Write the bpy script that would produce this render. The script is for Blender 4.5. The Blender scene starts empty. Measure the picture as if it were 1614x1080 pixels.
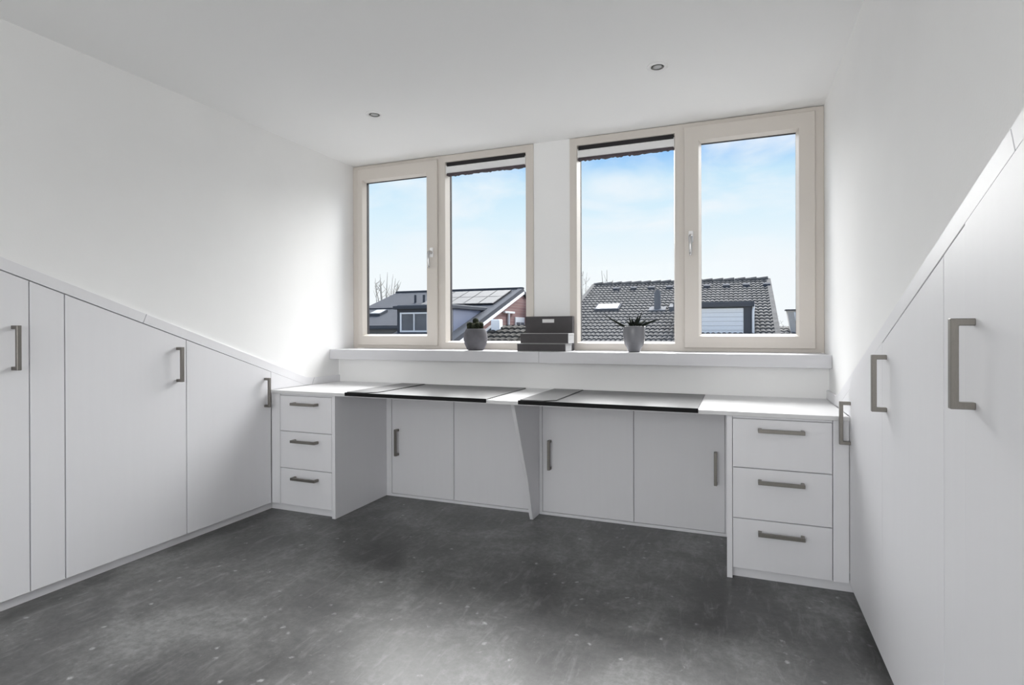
import bpy, bmesh, math, random
from mathutils import Vector, Matrix

S = bpy.context.scene
C = S.collection
R = math.radians

# ------------------------------------------------------------------ camera
cam_d = bpy.data.cameras.new('camera')
cam = bpy.data.objects.new('camera', cam_d)
C.objects.link(cam)
cam_d.sensor_width = 36.0
cam_d.lens = 896.6 / 1614 * 36.0
cam_d.shift_y = -17.14 / 1614
cam_d.clip_start = 0.02
cam_d.clip_end = 500
cam.matrix_world = (Matrix.Translation((0, 0, 1.1308)) @ Matrix.Rotation(R(21.711), 4, 'Z')
                    @ Matrix.Rotation(R(90 - 0.124), 4, 'X') @ Matrix.Rotation(R(-0.1776), 4, 'Z'))
S.camera = cam

# ------------------------------------------------------------------ view
S.view_settings.view_transform = 'Standard'
S.view_settings.look = 'None'
S.view_settings.gamma = 1
S.view_settings.use_curve_mapping = False
S.view_settings.exposure = 0.0
S.cycles.max_bounces = 14
S.cycles.diffuse_bounces = 10
S.cycles.transparent_max_bounces = 16

# ------------------------------------------------------------------ sky
SKY_STRENGTH = 1.0
world = bpy.data.worlds.new('sky')
S.world = world
world.use_nodes = True
nt = world.node_tree
nt.nodes.clear()


def N(nt, t, **kw):
    n = nt.nodes.new(t)
    for k, v in kw.items():
        setattr(n, k, v)
    return n


def ramp(nt, stops):
    n = N(nt, 'ShaderNodeValToRGB')
    el = n.color_ramp.elements
    while len(el) > 1:
        el.remove(el[0])
    el[0].position, el[0].color = stops[0][0], (*stops[0][1], 1)
    for p, c in stops[1:]:
        e = el.new(p)
        e.color = (*c, 1)
    return n


L = nt.links
tc = N(nt, 'ShaderNodeTexCoord')
sep = N(nt, 'ShaderNodeSeparateXYZ')
L.new(tc.outputs['Generated'], sep.inputs[0])
grad = ramp(nt, [(0.0, (0.97, 0.99, 1.0)), (0.11, (0.92, 0.97, 1.0)), (0.19, (0.74, 0.90, 1.0)), (0.25, (0.60, 0.82, 0.98)),
                 (0.305, (0.20, 0.50, 0.96)), (0.40, (0.15, 0.42, 0.93)), (1.0, (0.13, 0.38, 0.88))])
L.new(sep.outputs['Z'], grad.inputs[0])
mp = N(nt, 'ShaderNodeMapping')
mp.inputs['Scale'].default_value = (1.0, 1.0, 2.6)
mp.inputs['Location'].default_value = (0.35, 0.1, 0.05)
L.new(tc.outputs['Generated'], mp.inputs[0])
no = N(nt, 'ShaderNodeTexNoise')
no.inputs['Scale'].default_value = 5.2
no.inputs['Detail'].default_value = 7
no.inputs['Roughness'].default_value = 0.5
no.inputs['Distortion'].default_value = 0.35
L.new(mp.outputs[0], no.inputs[0])
cl = ramp(nt, [(0.42, (0, 0, 0)), (0.66, (0.9, 0.9, 0.9))])
L.new(no.outputs[0], cl.inputs[0])
mx = N(nt, 'ShaderNodeMix', data_type='RGBA')
L.new(cl.outputs[0], mx.inputs[0])
L.new(grad.outputs[0], mx.inputs[6])
mx.inputs[7].default_value = (0.93, 0.96, 1.0, 1)
bg = N(nt, 'ShaderNodeBackground')
bg.inputs[1].default_value = SKY_STRENGTH
L.new(mx.outputs[2], bg.inputs[0])
wo = N(nt, 'ShaderNodeOutputWorld')
L.new(bg.outputs[0], wo.inputs[0])

# ------------------------------------------------------------------ sun, veiled by thin cloud: very soft
sun_d = bpy.data.lights.new('hazy_sun', 'SUN')
sun_d.energy = 16.5
sun_d.angle = R(68)
sun_d.color = (1.0, 0.972, 0.945)
sun = bpy.data.objects.new('hazy_sun', sun_d)
C.objects.link(sun)
sun.location = (0, 12, 14)
SUN_EL, SUN_AZ = R(39), R(2)          # stands outside, in front of the windows
sd = Vector((math.cos(SUN_EL) * math.sin(SUN_AZ), math.cos(SUN_EL) * math.cos(SUN_AZ), math.sin(SUN_EL)))
sun.rotation_euler = sd.to_track_quat('Z', 'Y').to_euler()

# area lamp added as fill behind the camera, set in an invented rear window
fill_d = bpy.data.lights.new('rear_fill', 'AREA')
fill_d.shape = 'RECTANGLE'
fill_d.size, fill_d.size_y = 2.7, 1.55
fill_d.energy = 55.0
fill_d.color = (1.0, 0.975, 0.965)
fill = bpy.data.objects.new('rear_fill', fill_d)
C.objects.link(fill)
fill.location = (-1.15, -2.50, 1.50)
fill.rotation_euler = (R(90), 0, R(0))


# ------------------------------------------------------------------ materials
def mat(name, col, rough=0.5, metal=0.0, spec=0.5, var=0.0, vscale=8.0, stretch=(1, 1, 1), bump=0.0, bscale=60.0, coat=0.0):
    m = bpy.data.materials.new(name)
    m.use_nodes = True
    t = m.node_tree
    b = t.nodes['Principled BSDF']
    b.inputs['Base Color'].default_value = (*col, 1)
    b.inputs['Roughness'].default_value = rough
    b.inputs['Metallic'].default_value = metal
    b.inputs['Specular IOR Level'].default_value = spec
    b.inputs['Coat Weight'].default_value = coat
    if var or bump:
        tcn = N(t, 'ShaderNodeTexCoord')
        mpn = N(t, 'ShaderNodeMapping')
        mpn.inputs['Scale'].default_value = stretch
        t.links.new(tcn.outputs['Object'], mpn.inputs[0])
    if var:
        nz = N(t, 'ShaderNodeTexNoise')
        nz.inputs['Scale'].default_value = vscale
        nz.inputs['Detail'].default_value = 4
        t.links.new(mpn.outputs[0], nz.inputs[0])
        r = ramp(t, [(0.3, tuple(c * (1 - var) for c in col)), (0.7, tuple(min(1, c * (1 + var)) for c in col))])
        t.links.new(nz.outputs[0], r.inputs[0])
        t.links.new(r.outputs[0], b.inputs['Base Color'])
    if bump:
        nb = N(t, 'ShaderNodeTexNoise')
        nb.inputs['Scale'].default_value = bscale
        nb.inputs['Detail'].default_value = 3
        t.links.new(mpn.outputs[0], nb.inputs[0])
        bp = N(t, 'ShaderNodeBump')
        bp.inputs['Strength'].default_value = bump
        bp.inputs['Distance'].default_value = 0.002
        t.links.new(nb.outputs[0], bp.inputs['Height'])
        t.links.new(bp.outputs[0], b.inputs['Normal'])
    return m


M = {}
M['wall'] = mat('wall_plaster', (0.88, 0.878, 0.873), 0.9, spec=0.2, var=0.012, vscale=3, bump=0.12, bscale=140)
M['ceiling'] = mat('ceiling_plaster', (0.92, 0.92, 0.915), 0.9, spec=0.2, bump=0.1, bscale=120)
M['cab'] = mat('cabinet_laminate', (0.80, 0.796, 0.815), 0.45, spec=0.4, var=0.006, vscale=40, stretch=(1, 1, 0.06), bump=0.02, bscale=160)
M['top'] = mat('worktop_laminate', (0.70, 0.70, 0.705), 0.38, spec=0.5, var=0.01, vscale=30)
M['sill'] = mat('sill_laminate', (0.62, 0.618, 0.64), 0.42, spec=0.4, var=0.012, vscale=40, stretch=(0.06, 1, 1))
M['frame'] = mat('window_paint_cream', (0.67, 0.625, 0.575), 0.38, spec=0.4)
M['steel'] = mat('brushed_nickel', (0.25, 0.235, 0.215), 0.40, metal=1.0, var=0.05, vscale=90, stretch=(8, 8, 1))
M['whitemetal'] = mat('white_metal', (0.90, 0.895, 0.89), 0.3, spec=0.5)
M['chrome'] = mat('satin_chrome', (0.62, 0.61, 0.61), 0.25, metal=1.0)
M['dark'] = mat('dark_rubber', (0.03, 0.028, 0.03), 0.7, spec=0.2)
M['mesh_dark'] = mat('dark_insect_mesh', (0.09, 0.075, 0.085), 0.8, spec=0.2)
M['pad'] = mat('desk_pad_leather', (0.075, 0.075, 0.077), 0.36, spec=0.75, var=0.06, vscale=10, bump=0.06, bscale=250)
M['padedge'] = mat('desk_pad_edge', (0.006, 0.006, 0.0065), 0.6, spec=0.2)
M['boxdark'] = mat('box_charcoal_card', (0.075, 0.07, 0.073), 0.75, spec=0.25, var=0.05, vscale=30)
M['boxlight'] = mat('box_pale_card', (0.40, 0.40, 0.40), 0.8, spec=0.2)
M['potgrey'] = mat('pot_cement', (0.135, 0.133, 0.145), 0.9, spec=0.15, var=0.14, vscale=14, bump=0.3, bscale=120)
M['potglaze'] = mat('pot_glazed', (0.15, 0.152, 0.165), 0.25, spec=0.6, var=0.22, vscale=9, stretch=(1, 1, 0.25))
M['soil'] = mat('potting_soil', (0.035, 0.028, 0.022), 0.95, spec=0.1, var=0.3, vscale=60, bump=0.6, bscale=120)
M['cactus'] = mat('cactus_skin', (0.022, 0.028, 0.018), 0.8, spec=0.1, var=0.25, vscale=60)
M['spine'] = mat('cactus_spines', (0.42, 0.38, 0.24), 0.8)
M['leaf'] = mat('succulent_leaf', (0.014, 0.018, 0.014), 0.9, spec=0.06, var=0.3, vscale=40)
M['lens'] = mat('lamp_lens', (0.45, 0.46, 0.46), 0.15, spec=0.6)
M['cup'] = mat('lamp_cup', (0.22, 0.22, 0.21), 0.3, metal=1.0)
# outside
M['slate'] = mat('roof_felt_grey', (0.085, 0.088, 0.097), 0.95, spec=0.04, var=0.12, vscale=6, bump=0.2, bscale=30)
M['tile'] = mat('roof_tile_grey', (0.105, 0.102, 0.099), 0.85, spec=0.10, var=0.22, vscale=5)
M['tile2'] = mat('roof_tile_brown', (0.060, 0.056, 0.050), 0.9, spec=0.06, var=0.25, vscale=6)
M['tile_bounce'] = mat('roof_tile_pale_bounce', (0.28, 0.275, 0.27), 0.7, spec=0.2, var=0.15, vscale=5)  # pale so that the added unseen roof throws light up indoors
M['fascia'] = mat('fascia_grey', (0.075, 0.080, 0.092), 0.85, spec=0.08)
M['cladding'] = mat('cladding_blue_grey', (0.15, 0.175, 0.255), 0.6, var=0.05, vscale=6)
M['siding'] = mat('siding_grey', (0.15, 0.155, 0.165), 0.7, var=0.06, vscale=8)
M['zinc'] = mat('zinc_sheet', (0.16, 0.163, 0.17), 0.8, spec=0.15)
M['outwhite'] = mat('outdoor_white_paint', (0.82, 0.82, 0.82), 0.6, spec=0.2)
M['panelwhite'] = mat('dormer_white_board', (0.86, 0.865, 0.87), 0.6, spec=0.2)
M['solar'] = mat('solar_cells', (0.060, 0.062, 0.066), 0.6, spec=0.12)
M['solarframe'] = mat('solar_frame', (0.03, 0.03, 0.033), 0.7, spec=0.1)
M['outglass'] = mat('house_window_glass', (0.13, 0.135, 0.145), 0.3, spec=0.3, var=0.2, vscale=2)
M['skylight'] = mat('skylight_glass', (0.22, 0.23, 0.235), 0.4, spec=0.3)
M['bark'] = mat('bare_twigs', (0.42, 0.40, 0.37), 0.9, spec=0.1)
M['ground'] = mat('garden_ground', (0.05, 0.055, 0.035), 0.95, var=0.3, vscale=0.6)
M['render'] = mat('house_wall_render', (0.50, 0.47, 0.44), 0.9, var=0.06, vscale=3)


def brick_mat():
    m = bpy.data.materials.new('red_brick')
    m.use_nodes = True
    t = m.node_tree
    b = t.nodes['Principled BSDF']
    b.inputs['Roughness'].default_value = 0.9
    tcn = N(t, 'ShaderNodeTexCoord')
    mpn = N(t, 'ShaderNodeMapping')
    mpn.inputs['Rotation'].default_value = (R(90), 0, R(90))
    t.links.new(tcn.outputs['Object'], mpn.inputs[0])
    br = N(t, 'ShaderNodeTexBrick')
    br.inputs['Color1'].default_value = (0.30, 0.17, 0.15, 1)
    br.inputs['Color2'].default_value = (0.24, 0.13, 0.12, 1)
    br.inputs['Mortar'].default_value = (0.36, 0.33, 0.31, 1)
    br.inputs['Scale'].default_value = 4.5
    br.inputs['Mortar Size'].default_value = 0.018
    t.links.new(mpn.outputs[0], br.inputs[0])
    t.links.new(br.outputs[0], b.inputs['Base Color'])
    return m


M['brick'] = brick_mat()


def floor_mat():
    m = bpy.data.materials.new('floor_concrete_vinyl')
    m.use_nodes = True
    t = m.node_tree
    b = t.nodes['Principled BSDF']
    tcn = N(t, 'ShaderNodeTexCoord')
    # cloudy mottling
    n1 = N(t, 'ShaderNodeTexNoise')
    n1.inputs['Scale'].default_value = 2.2
    n1.inputs['Detail'].default_value = 9
    n1.inputs['Roughness'].default_value = 0.66
    n1.inputs['Distortion'].default_value = 0.4
    t.links.new(tcn.outputs['Object'], n1.inputs[0])
    r1 = ramp(t, [(0.37, (0.030, 0.030, 0.0285)), (0.50, (0.074, 0.074, 0.072)), (0.63, (0.150, 0.150, 0.149))])
    t.links.new(n1.outputs[0], r1.inputs[0])
    # fine grain
    n2 = N(t, 'ShaderNodeTexNoise')
    n2.inputs['Scale'].default_value = 34
    n2.inputs['Detail'].default_value = 8
    n2.inputs['Roughness'].default_value = 0.75
    t.links.new(tcn.outputs['Object'], n2.inputs[0])
    r2 = ramp(t, [(0.34, (0.60, 0.60, 0.60)), (0.5, (1, 1, 1)), (0.66, (1.45, 1.45, 1.45))])
    t.links.new(n2.outputs[0], r2.inputs[0])
    mul = N(t, 'ShaderNodeMix', data_type='RGBA', blend_type='MULTIPLY')
    mul.inputs[0].default_value = 1
    t.links.new(r1.outputs[0], mul.inputs[6])
    t.links.new(r2.outputs[0], mul.inputs[7])
    # pale flecks and scuffs, gathered in patches
    n3 = N(t, 'ShaderNodeTexNoise')
    n3.inputs['Scale'].default_value = 12
    n3.inputs['Detail'].default_value = 10
    n3.inputs['Roughness'].default_value = 0.85
    n3.inputs['Distortion'].default_value = 1.2
    t.links.new(tcn.outputs['Object'], n3.inputs[0])
    r3 = ramp(t, [(0.60, (0, 0, 0)), (0.66, (1, 1, 1))])
    t.links.new(n3.outputs[0], r3.inputs[0])
    n4 = N(t, 'ShaderNodeTexNoise')
    n4.inputs['Scale'].default_value = 3.3
    n4.inputs['Detail'].default_value = 3
    t.links.new(tcn.outputs['Object'], n4.inputs[0])
    r4 = ramp(t, [(0.36, (0.08, 0.08, 0.08)), (0.60, (0.75, 0.75, 0.75))])
    t.links.new(n4.outputs[0], r4.inputs[0])
    mm = N(t, 'ShaderNodeMath', operation='MULTIPLY')
    t.links.new(r3.outputs[0], mm.inputs[0])
    t.links.new(r4.outputs[0], mm.inputs[1])
    mx2 = N(t, 'ShaderNodeMix', data_type='RGBA')
    t.links.new(mm.outputs[0], mx2.inputs[0])
    t.links.new(mul.outputs[2], mx2.inputs[6])
    mx2.inputs[7].default_value = (0.38, 0.38, 0.38, 1)
    # pale drag marks, running roughly along the room
    mp5 = N(t, 'ShaderNodeMapping')
    mp5.inputs['Rotation'].default_value = (0, 0, R(-6))
    mp5.inputs['Scale'].default_value = (14.0, 3.4, 1)
    t.links.new(tcn.outputs['Object'], mp5.inputs[0])
    n5 = N(t, 'ShaderNodeTexNoise')
    n5.inputs['Scale'].default_value = 1.6
    n5.inputs['Detail'].default_value = 9
    n5.inputs['Roughness'].default_value = 0.72
    n5.inputs['Distortion'].default_value = 0.6
    t.links.new(mp5.outputs[0], n5.inputs[0])
    r5 = ramp(t, [(0.53, (0, 0, 0)), (0.72, (0.48, 0.48, 0.48))])
    t.links.new(n5.outputs[0], r5.inputs[0])
    mx5 = N(t, 'ShaderNodeMix', data_type='RGBA')
    t.links.new(r5.outputs[0], mx5.inputs[0])
    t.links.new(mx2.outputs[2], mx5.inputs[6])
    mx5.inputs[7].default_value = (0.27, 0.27, 0.27, 1)
    # scattered pale chips
    vo = N(t, 'ShaderNodeTexVoronoi')
    vo.inputs['Scale'].default_value = 17
    nd = N(t, 'ShaderNodeMix', data_type='RGBA', blend_type='ADD')
    nd.inputs[0].default_value = 0.05
    t.links.new(tcn.outputs['Object'], nd.inputs[6])
    t.links.new(n2.outputs['Color'], nd.inputs[7])
    t.links.new(nd.outputs[2], vo.inputs['Vector'])
    rv = ramp(t, [(0.05, (1, 1, 1)), (0.19, (0, 0, 0))])
    t.links.new(vo.outputs['Distance'], rv.inputs[0])
    sc = N(t, 'ShaderNodeSeparateColor')
    t.links.new(vo.outputs['Color'], sc.inputs[0])
    rc = ramp(t, [(0.62, (0, 0, 0)), (0.95, (0.9, 0.9, 0.9))])
    t.links.new(sc.outputs[0], rc.inputs[0])
    mv = N(t, 'ShaderNodeMath', operation='MULTIPLY')
    t.links.new(rv.outputs[0], mv.inputs[0])
    t.links.new(rc.outputs[0], mv.inputs[1])
    mx6 = N(t, 'ShaderNodeMix', data_type='RGBA')
    t.links.new(mv.outputs[0], mx6.inputs[0])
    t.links.new(mx5.outputs[2], mx6.inputs[6])
    mx6.inputs[7].default_value = (0.42, 0.42, 0.42, 1)
    t.links.new(mx6.outputs[2], b.inputs['Base Color'])
    rr = ramp(t, [(0.3, (0.35, 0.35, 0.35)), (0.7, (0.46, 0.46, 0.46))])
    b.inputs['Specular IOR Level'].default_value = 1.0
    t.links.new(n1.outputs[0], rr.inputs[0])
    t.links.new(rr.outputs[0], b.inputs['Roughness'])
    bp = N(t, 'ShaderNodeBump')
    bp.inputs['Strength'].default_value = 0.12
    bp.inputs['Distance'].default_value = 0.002
    t.links.new(n2.outputs[0], bp.inputs['Height'])
    t.links.new(bp.outputs[0], b.inputs['Normal'])
    return m


M['floor'] = floor_mat()


def glass_mat():
    m = bpy.data.materials.new('clear_window_glass')
    m.use_nodes = True
    t = m.node_tree
    t.nodes.clear()
    o = N(t, 'ShaderNodeOutputMaterial')
    tr = N(t, 'ShaderNodeBsdfTransparent')
    tr.inputs[0].default_value = (0.985, 0.995, 0.995, 1)
    gl = N(t, 'ShaderNodeBsdfGlossy')
    gl.inputs['Roughness'].default_value = 0.02
    fr = N(t, 'ShaderNodeFresnel')
    fr.inputs[0].default_value = 1.10
    mxs = N(t, 'ShaderNodeMixShader')
    t.links.new(fr.outputs[0], mxs.inputs[0])
    t.links.new(tr.outputs[0], mxs.inputs[1])
    t.links.new(gl.outputs[0], mxs.inputs[2])
    t.links.new(mxs.outputs[0], o.inputs[0])
    return m


M['glass'] = glass_mat()


# ------------------------------------------------------------------ helpers
def wl(o):
    v = Vector((0, 0, 0))
    while o is not None:
        v += o.location
        o = o.parent
    return v


def tag(o, label=None, cat=None, group=None, kind=None):
    if label: o['label'] = label
    if cat: o['category'] = cat
    if group: o['group'] = group
    if kind: o['kind'] = kind
    return o


def thing(name, loc, label=None, cat=None, group=None, kind=None):
    o = bpy.data.objects.new(name, None)
    o.empty_display_size = 0.05
    C.objects.link(o)
    o.location = loc
    return tag(o, label, cat, group, kind)


def obj(name, bm, m, parent=None, smooth=False, loc=None):
    """bm holds world coordinates; the mesh is stored relative to its parent (or to loc)."""
    bmesh.ops.remove_doubles(bm, verts=bm.verts, dist=1e-6)
    bmesh.ops.recalc_face_normals(bm, faces=bm.faces)
    off = wl(parent) if parent else Vector(loc or (0, 0, 0))
    bmesh.ops.translate(bm, verts=bm.verts, vec=-off)
    me = bpy.data.meshes.new(name)
    bm.to_mesh(me)
    bm.free()
    if smooth:
        for p in me.polygons:
            p.use_smooth = True
    me.materials.append(M[m])
    o = bpy.data.objects.new(name, me)
    C.objects.link(o)
    if parent:
        o.parent = parent
    else:
        o.location = off
    return o


def box(bm, x0, x1, y0, y1, z0, z1, bev=0.0, seg=1):
    r = bmesh.ops.create_cube(bm, size=1)
    for v in r['verts']:
        v.co = Vector((x0 + (v.co.x + .5) * (x1 - x0), y0 + (v.co.y + .5) * (y1 - y0), z0 + (v.co.z + .5) * (z1 - z0)))
    if bev:
        es = list({e for v in r['verts'] for e in v.link_edges})
        bmesh.ops.bevel(bm, geom=es, offset=bev, segments=seg, affect='EDGES', profile=0.6)
    return bm


def nb(*a, **k):
    return box(bmesh.new(), *a, **k)


def prism(bm, pts, axis, a, b, bev=0.0):
    """Polygon pts extruded along axis from a to b. axis 'x': pts are (y, z); 'y': (x, z); 'z': (x, y)."""
    def mk(p, t):
        return {'x': (t, p[0], p[1]), 'y': (p[0], t, p[1]), 'z': (p[0], p[1], t)}[axis]
    va = [bm.verts.new(mk(p, a)) for p in pts]
    vb = [bm.verts.new(mk(p, b)) for p in pts]
    n = len(pts)
    fs = [bm.faces.new(va), bm.faces.new(list(reversed(vb)))]
    for i in range(n):
        fs.append(bm.faces.new([va[i], vb[i], vb[(i + 1) % n], va[(i + 1) % n]]))
    if bev:
        bmesh.ops.recalc_face_normals(bm, faces=fs)
        es = list({e for f in fs for e in f.edges})
        bmesh.ops.bevel(bm, geom=es, offset=bev, segments=1, affect='EDGES', profile=0.6)
    return bm


def npr(*a, **k):
    return prism(bmesh.new(), *a, **k)


def lathe(bm, prof, cx, cy, seg=32, ribs=0, ribamp=0.0):
    """prof: list of (r, z) from bottom to top."""
    rings = []
    for r, z in prof:
        if r < 1e-5:
            rings.append([bm.verts.new((cx, cy, z))])
        else:
            ring = []
            for i in range(seg):
                a = 2 * math.pi * i / seg
                rr = r * (1 + (ribamp * math.cos(ribs * a) if ribs else 0))
                ring.append(bm.verts.new((cx + rr * math.cos(a), cy + rr * math.sin(a), z)))
            rings.append(ring)
    for A, B in zip(rings[:-1], rings[1:]):
        for i in range(seg):
            j = (i + 1) % seg
            if len(A) == 1 and len(B) > 1:
                bm.faces.new([A[0], B[i], B[j]])
            elif len(B) == 1 and len(A) > 1:
                bm.faces.new([A[i], A[j], B[0]])
            elif len(A) > 1:
                bm.faces.new([A[i], A[j], B[j], B[i]])
    return bm


def ring(bm, outer, inner, innerb, yf, yb, ch=0.0):
    """Rectangular frame in the XZ plane: outer/inner/innerb = (x0, x1, z0, z1); inner edge runs from inner (at yf) to innerb (at yb)."""
    def loop(r, y):
        return [bm.verts.new(p) for p in ((r[0], y, r[2]), (r[1], y, r[2]), (r[1], y, r[3]), (r[0], y, r[3]))]
    if ch:
        a, b, c, d = loop(grow(outer, -ch), yf), loop(inner, yf), loop(innerb, yb), loop(outer, yb)
        e = loop(outer, yf + ch * (1 if yb > yf else -1))
        pairs = ((a, b), (b, c), (c, d), (d, e), (e, a))
    else:
        a, b, c, d = loop(outer, yf), loop(inner, yf), loop(innerb, yb), loop(outer, yb)
        pairs = ((a, b), (b, c), (c, d), (d, a))
    for P, Q in pairs:
        for i in range(4):
            j = (i + 1) % 4
            bm.faces.new([P[i], P[j], Q[j], Q[i]])
    return bm


def grow(r, d):
    return (r[0] - d, r[1] + d, r[2] - d, r[3] + d)


def tube(bm, pts, rad, seg=8):
    """Tube along pts; rad is one number or one per point."""
    pts = [Vector(p) for p in pts]
    rs = rad if isinstance(rad, (list, tuple)) else [rad] * len(pts)
    rings = []
    for i, p in enumerate(pts):
        d = (pts[min(i + 1, len(pts) - 1)] - pts[max(i - 1, 0)]).normalized()
        u = d.orthogonal().normalized() if i == 0 else (u - d * u.dot(d)).normalized()
        w = d.cross(u)
        rings.append([bm.verts.new(p + rs[i] * (u * math.cos(2 * math.pi * k / seg) + w * math.sin(2 * math.pi * k / seg))) for k in range(seg)])
    for A, B in zip(rings[:-1], rings[1:]):
        for k in range(seg):
            bm.faces.new([A[k], A[(k + 1) % seg], B[(k + 1) % seg], B[k]])
    bm.faces.new(list(reversed(rings[0])))
    bm.faces.new(rings[-1])
    return bm


def handle(parent, base, along, out, length=0.182, prot=0.042, t=0.0145, w=0.016):
    """U-shaped square bar pull: base is the middle of the handle on the door face."""
    base, a, o = Vector(base), Vector(along), Vector(out)
    s = a.cross(o)
    h = length / 2
    P = [(-h, 0), (-h, prot), (h, prot), (h, 0), (h - t, 0), (h - t, prot - t), (-h + t, prot - t), (-h + t, 0)]
    bm = bmesh.new()
    f = [bm.verts.new(base + a * p + o * q - s * w / 2) for p, q in P]
    g = [bm.verts.new(base + a * p + o * q + s * w / 2) for p, q in P]
    for L_ in (f, g):
        bm.faces.new([L_[0], L_[1], L_[6], L_[7]])
        bm.faces.new([L_[1], L_[2], L_[5], L_[6]])
        bm.faces.new([L_[2], L_[3], L_[4], L_[5]])
    for i in range(8):
        j = (i + 1) % 8
        bm.faces.new([f[i], f[j], g[j], g[i]])
    bmesh.ops.recalc_face_normals(bm, faces=bm.faces)
    es = [e for e in bm.edges if len(e.link_faces) == 2 and e.calc_face_angle(0) > 0.5]
    bmesh.ops.bevel(bm, geom=es, offset=0.0012, segments=1, affect='EDGES')
    return obj('handle', bm, 'steel', parent)


# ------------------------------------------------------------------ dimensions (metres)
XL, XR = -2.743, 0.4373               # fronts of the left and right cupboards
WLX, WRX = XL - 0.012, XR + 0.012     # faces of the side walls above them
H = 2.392                             # ceiling
YD, YT, YB, YW = 2.776, 2.766, 3.315, 3.442   # drawer fronts, worktop front, rear doors, knee wall
YF, YS = 3.62, 3.34                   # window frame, sill front
ZT, ZTB, ZP = 0.76, 0.741, 0.046      # worktop top and underside, plinth height
SZ0, SZ1 = 0.928, 0.9975              # sill
YBACK = -2.4
YC = 0.866                            # where the built cupboards end towards the camera
SL = 0.356                            # roof slope


def zl(y):                            # lower edge of the sloping trim
    return 0.768 + SL * (3.084 - y)


def zu(y):                            # upper edge
    return zl(y) + 0.051


# ------------------------------------------------------------------ structure
tag(obj('floor', nb(XL - 0.7, XR + 0.7, YBACK - 0.15, 3.75, -0.12, 0.0), 'floor'), kind='structure')
tag(obj('ceiling', nb(XL - 0.7, XR + 0.7, YBACK - 0.15, 3.72, H, H + 0.15), 'ceiling'), kind='structure')


def side_wall(name, x0, x1):
    bm = npr([(YC, zl(YC)), (3.084, zl(3.084)), (3.084, 0.0), (3.75, 0.0), (3.75, H), (YC, H)], 'x', x0, x1)
    return tag(obj(name, bm, 'wall'), kind='structure')


side_wall('wall_left', WLX - 0.6, WLX)
side_wall('wall_right', WRX, WRX + 0.6)
bm = nb(WLX - 0.6, XL, YBACK, YC, 0, H)
tag(obj('wall_left_rear', bm, 'wall'), kind='structure')
bm = nb(XR, WRX + 0.6, YBACK, YC, 0, H)
tag(obj('wall_right_rear', bm, 'wall'), kind='structure')
RW = (-2.53, 0.23, 0.70, 2.30)          # opening of the invented rear window, for the fill lamp
tag(obj('wall_back', ring(bmesh.new(), (WLX - 0.6, WRX + 0.6, 0, H), RW, RW, YBACK, YBACK - 0.15), 'wall'), kind='structure')
bm = nb(WLX, WRX, YW, 3.75, 0, SZ0)
tag(obj('wall_front', bm, 'wall'), kind='structure')
tag(obj('wall_pier', nb(-1.283, -1.031, YF + 0.006, 3.75, SZ1 - 0.02, H), 'wall'), kind='structure')

# sloping trim boards, with a butt joint in each run
for name, x0, x1, yj in (('trim_1', XL - 0.016, XL, 1.945), ('trim_2', XR, XR + 0.016, 1.215)):
    t = thing(name, ((x0 + x1) / 2, 2.0, 0.76), kind='structure')
    g = 0.0012
    k = 0.018
    obj('trim_board', npr([(YC, zl(YC)), (yj - g, zl(yj - g)), (yj + k - g, zu(yj + k - g)), (YC, zu(YC))], 'x', x0, x1, bev=0.0008), 'cab', t)
    ye = 3.084
    obj('trim_board', npr([(yj + g, zl(yj + g)), (ye, zl(ye) - 0.004), (ye + 0.06, ZT + 0.001), (ye + 0.085, ZT + 0.048), (ye + 0.01, zu(ye + 0.01)), (yj + k + g, zu(yj + k + g))],
                          'x', x0, x1, bev=0.0008), 'cab', t)

# ------------------------------------------------------------------ windows
def gasket(parent, inner, y):
    """Dark spacer of the double glazing, flush with the bead."""
    obj('spacer', ring(bmesh.new(), grow(inner, 0.004), grow(inner, 0.0005), grow(inner, 0.0005), y, y + 0.024), 'dark', parent)


def window_handle(sash, x, z, y):
    h = obj('handle_plate', nb(x - 0.014, x + 0.014, y - 0.010, y, z - 0.035, z + 0.035, bev=0.006, seg=3), 'whitemetal', sash)
    bm = bmesh.new()
    tube(bm, [(x, y - 0.008, z), (x, y - 0.030, z + 0.002), (x, y - 0.044, z - 0.006), (x, y - 0.050, z - 0.025), (x, y - 0.050, z - 0.06), (x, y - 0.046, z - 0.10), (x, y - 0.043, z - 0.118)],
         [0.011, 0.011, 0.011, 0.010, 0.0095, 0.009, 0.006], seg=12)
    obj('lever', bm, 'chrome', sash, smooth=True)
    return h


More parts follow.
